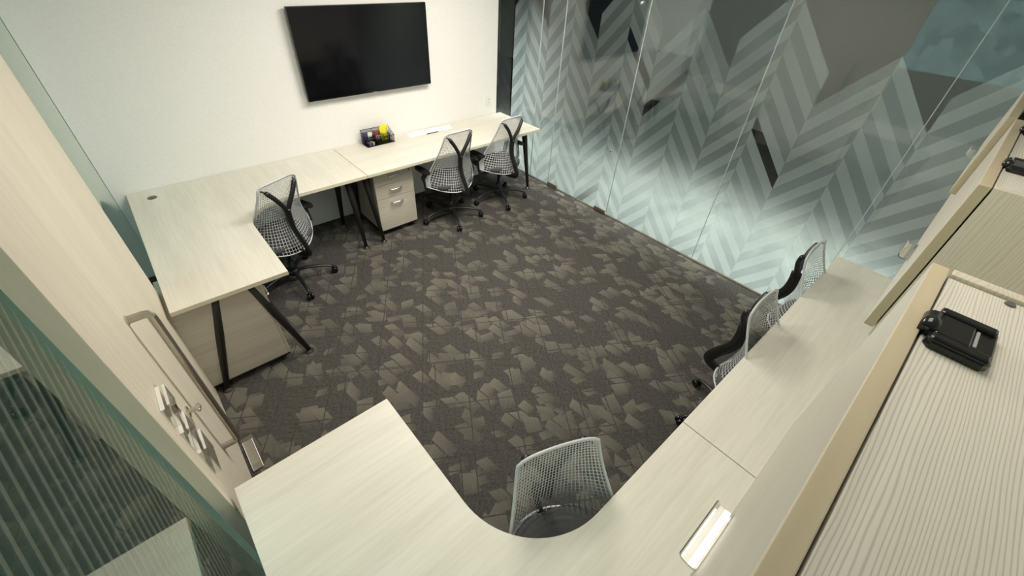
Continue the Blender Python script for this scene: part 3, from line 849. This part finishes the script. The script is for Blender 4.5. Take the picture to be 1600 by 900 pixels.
def build_chair(label):
    t = thing('office_chair', label, 'office chair', (0, 0, 0), 0, 'lattice-back office chairs')
    NU, NV = 28, 30
    bm = bmesh.new()
    G = [[bm.verts.new(lattice_point(-1 + 2 * i / NU, j / NV)) for i in range(NU + 1)] for j in range(NV + 1)]
    for j in range(NV):
        for i in range(NU):
            bm.faces.new((G[j][i], G[j][i + 1], G[j + 1][i + 1], G[j + 1][i]))
    # the two lower wing corners are solid webs
    webs = []
    for sg in (-1, 1):
        wb = bmesh.new()
        q = [[wb.verts.new(lattice_point(sg * (1 - 0.16 * (1 - jj / 8) * ii / 4), jj / 30) + Vector((0, -0.0015, 0))) for ii in range(5)] for jj in range(9)]
        for jj in range(8):
            for ii in range(4): wb.faces.new((q[jj][ii], q[jj][ii + 1], q[jj + 1][ii + 1], q[jj + 1][ii]))
        bmesh.ops.remove_doubles(wb, verts=wb.verts[:], dist=1e-5)
        bmesh.ops.recalc_face_normals(wb, faces=wb.faces[:])
        bmesh.ops.solidify(wb, geom=wb.faces[:], thickness=0.003)
        webs.append(wb)
    bmesh.ops.wireframe(bm, faces=bm.faces[:], thickness=0.0066, use_even_offset=False, use_replace=True, use_boundary=True)
    back = link('backrest', bm, lat_m, t)
    for wb in webs: link('wing_web', wb, rim_m, back)
    # rim
    path = [lattice_point(-1 + 2 * i / 16, 1) for i in range(17)]
    path = [lattice_point(-1, j / 16) for j in range(16)] + path + [lattice_point(1, 1 - j / 16) for j in range(1, 17)]
    link('side_rim', tube(path, [(0.0065, 0.0065)] * len(path), 8), rim_m, back, True)
    low = [lattice_point(-1 + 2 * i / 18, 0) for i in range(19)]
    link('lower_rim', tube(low, [(0.006, 0.004)] * 19, 8), rim_m, back, True)
    # Y tower
    sp = smooth_path([(0, -0.06, 0.36), (0, -0.20, 0.365), (0, -0.285, 0.40), (0, -0.262, 0.48), (0, -0.200, 0.59), (0, -0.188, 0.68), (0, -0.196, 0.765)], 5)
    tw = link('back_tower', tube(sp, [(0.034, 0.014)] * len(sp), 14, up=(1, 0, 0)), black_m, t, True)
    tw2 = bmesh.new()
    for sg in (-1, 1):
        ap = smooth_path([(sg * 0.006, -0.193, 0.735), (sg * 0.022, -0.200, 0.785), (sg * 0.075, -0.210, 0.875), (sg * 0.126, -0.199, 0.948)], 5)
        link('tower_arm', tube(ap, [0.0175] * (len(ap) - 1) + [0.014], 12), black_m, tw, True)
        tip = lattice_point(sg * 0.84, 0.93)
        link('tip_clip', tube([ap[-1], tip], [0.008, 0.005], 10), black_m, tw, True)
    # seat
    bm = bmesh.new()
    n = 28; rings = []
    for zz, sc in ((0.405, 0.86), (0.418, 0.97), (0.440, 1.0), (0.462, 0.985), (0.472, 0.90), (0.474, 0.45)):
        ring = []
        for k in range(n):
            a = 2 * math.pi * k / n; ca, sa = math.cos(a), math.sin(a)
            x = 0.245 * sc * math.copysign(abs(ca) ** 0.55, ca); y = 0.050 + 0.226 * sc * math.copysign(abs(sa) ** 0.6, sa)
            ring.append(bm.verts.new((x, y, zz - (0.02 if y > 0.2 and zz > 0.45 else 0))))
        rings.append(ring)
    for a, b in zip(rings, rings[1:]):
        for k in range(n): bm.faces.new((a[k], a[(k + 1) % n], b[(k + 1) % n], b[k]))
    bm.faces.new(rings[0][::-1]); bm.faces.new(rings[-1])
    bmesh.ops.recalc_face_normals(bm, faces=bm.faces[:])
    link('seat', bm, seat_m, t, True)
    link('seat_pan', bx(-0.17, 0.17, -0.13, 0.20, 0.385, 0.404, 0.008), black_m, t)
    link('tilt_mechanism', bx(-0.075, 0.075, -0.11, 0.09, 0.335, 0.386, 0.012), black_m, t)
    # arms
    for sg in (-1, 1):
        ap = smooth_path([(sg * 0.17, 0.0, 0.375), (sg * 0.27, 0.0, 0.385), (sg * 0.305, 0.0, 0.45), (sg * 0.300, 0.02, 0.60)], 5)
        ar = link('armrest', tube(ap, [(0.020, 0.011)] * len(ap), 12, up=(0, 1, 0)), black_m, t, True)
        pb = bmesh.new()
        pr = [(sg * 0.300 + 0.036 * math.copysign(abs(math.cos(a)) ** 0.6, math.cos(a)), 0.035 + 0.115 * math.copysign(abs(math.sin(a)) ** 0.7, math.sin(a))) for a in [2 * math.pi * k / 20 for k in range(20)]]
        link('arm_pad', prism(pr, 0.598, 0.618, 0.005), black_m, ar)
    # column and base
    link('gas_column', tube([(0, 0, 0.09), (0, 0, 0.20), (0, 0, 0.2), (0, 0, 0.34)], [0.027, 0.027, 0.016, 0.016], 18), black_m, t, True)
    hub = link('base_hub', tube([(0, 0, 0.065), (0, 0, 0.08), (0, 0, 0.12), (0, 0, 0.125)], [0.035, 0.048, 0.042, 0.03], 20), black_m, t, True)
    for k in range(5):
        a = math.radians(BASE0 + 72 * k); ca, sa = math.cos(a), math.sin(a)
        P = lambda r, z: (ca * r, sa * r, z)
        ap = smooth_path([P(0.03, 0.105), P(0.12, 0.112), P(0.24, 0.098), P(0.315, 0.075)], 4)
        link('base_arm', tube(ap, [(0.019 - 0.006 * i / (len(ap) - 1), 0.013 - 0.003 * i / (len(ap) - 1)) for i in range(len(ap))], 10), black_m, t, True)
        px_, py_ = -sa, ca
        c0 = Vector(P(0.325, 0.029))
        bm = bmesh.new()
        for s_ in (-1, 1):
            q0 = c0 + Vector((px_, py_, 0)) * (s_ * 0.006); q1 = c0 + Vector((px_, py_, 0)) * (s_ * 0.024)
            tube([q0, q0.lerp(q1, 0.15), q0.lerp(q1, 0.8), q1], [0.026, 0.0275, 0.0275, 0.022], 18, bm)
        cyl((c0.x, c0.y, 0.03), (P(0.315, 0.08)), 0.008, 10, bm=bm)
        tube([c0 + Vector((px_, py_, 0)) * -0.012 + Vector((0, 0, 0.03)), c0 + Vector((px_, py_, 0)) * 0.012 + Vector((0, 0, 0.03))], 0.010, 10, bm)
        link('caster', bm, black_gloss, t, True)
    return t


BASE0 = -112
spots = [
    ((0.54, 3.33), 23, 'office chair alone at the curved corner of the back left desk'),
    ((2.27, 3.43), 2, 'office chair beside the drawer pedestal, middle seat of the back desk'),
    ((2.97, 3.46), 3, 'office chair at the back desk nearest the chevron glass'),
    ((2.17, 0.13), 179, 'office chair tucked under the cabinet-side desk, farther from the glass'),
    ((2.975, 0.14), 179, 'office chair tucked under the cabinet-side desk, nearest the glass wall'),
    ((0.63, 0.26), 158.5, 'office chair nearest the camera in the curve of the corner desk'),
]
chair0 = build_chair(spots[0][2])
index_tree()
for k, ((x, y), a, lab) in enumerate(spots):
    c_ = chair0 if k == 0 else copy_tree(chair0)
    c_.location = (x, y, 0.0015); c_.rotation_euler = (0, 0, math.radians(a)); c_['label'] = lab
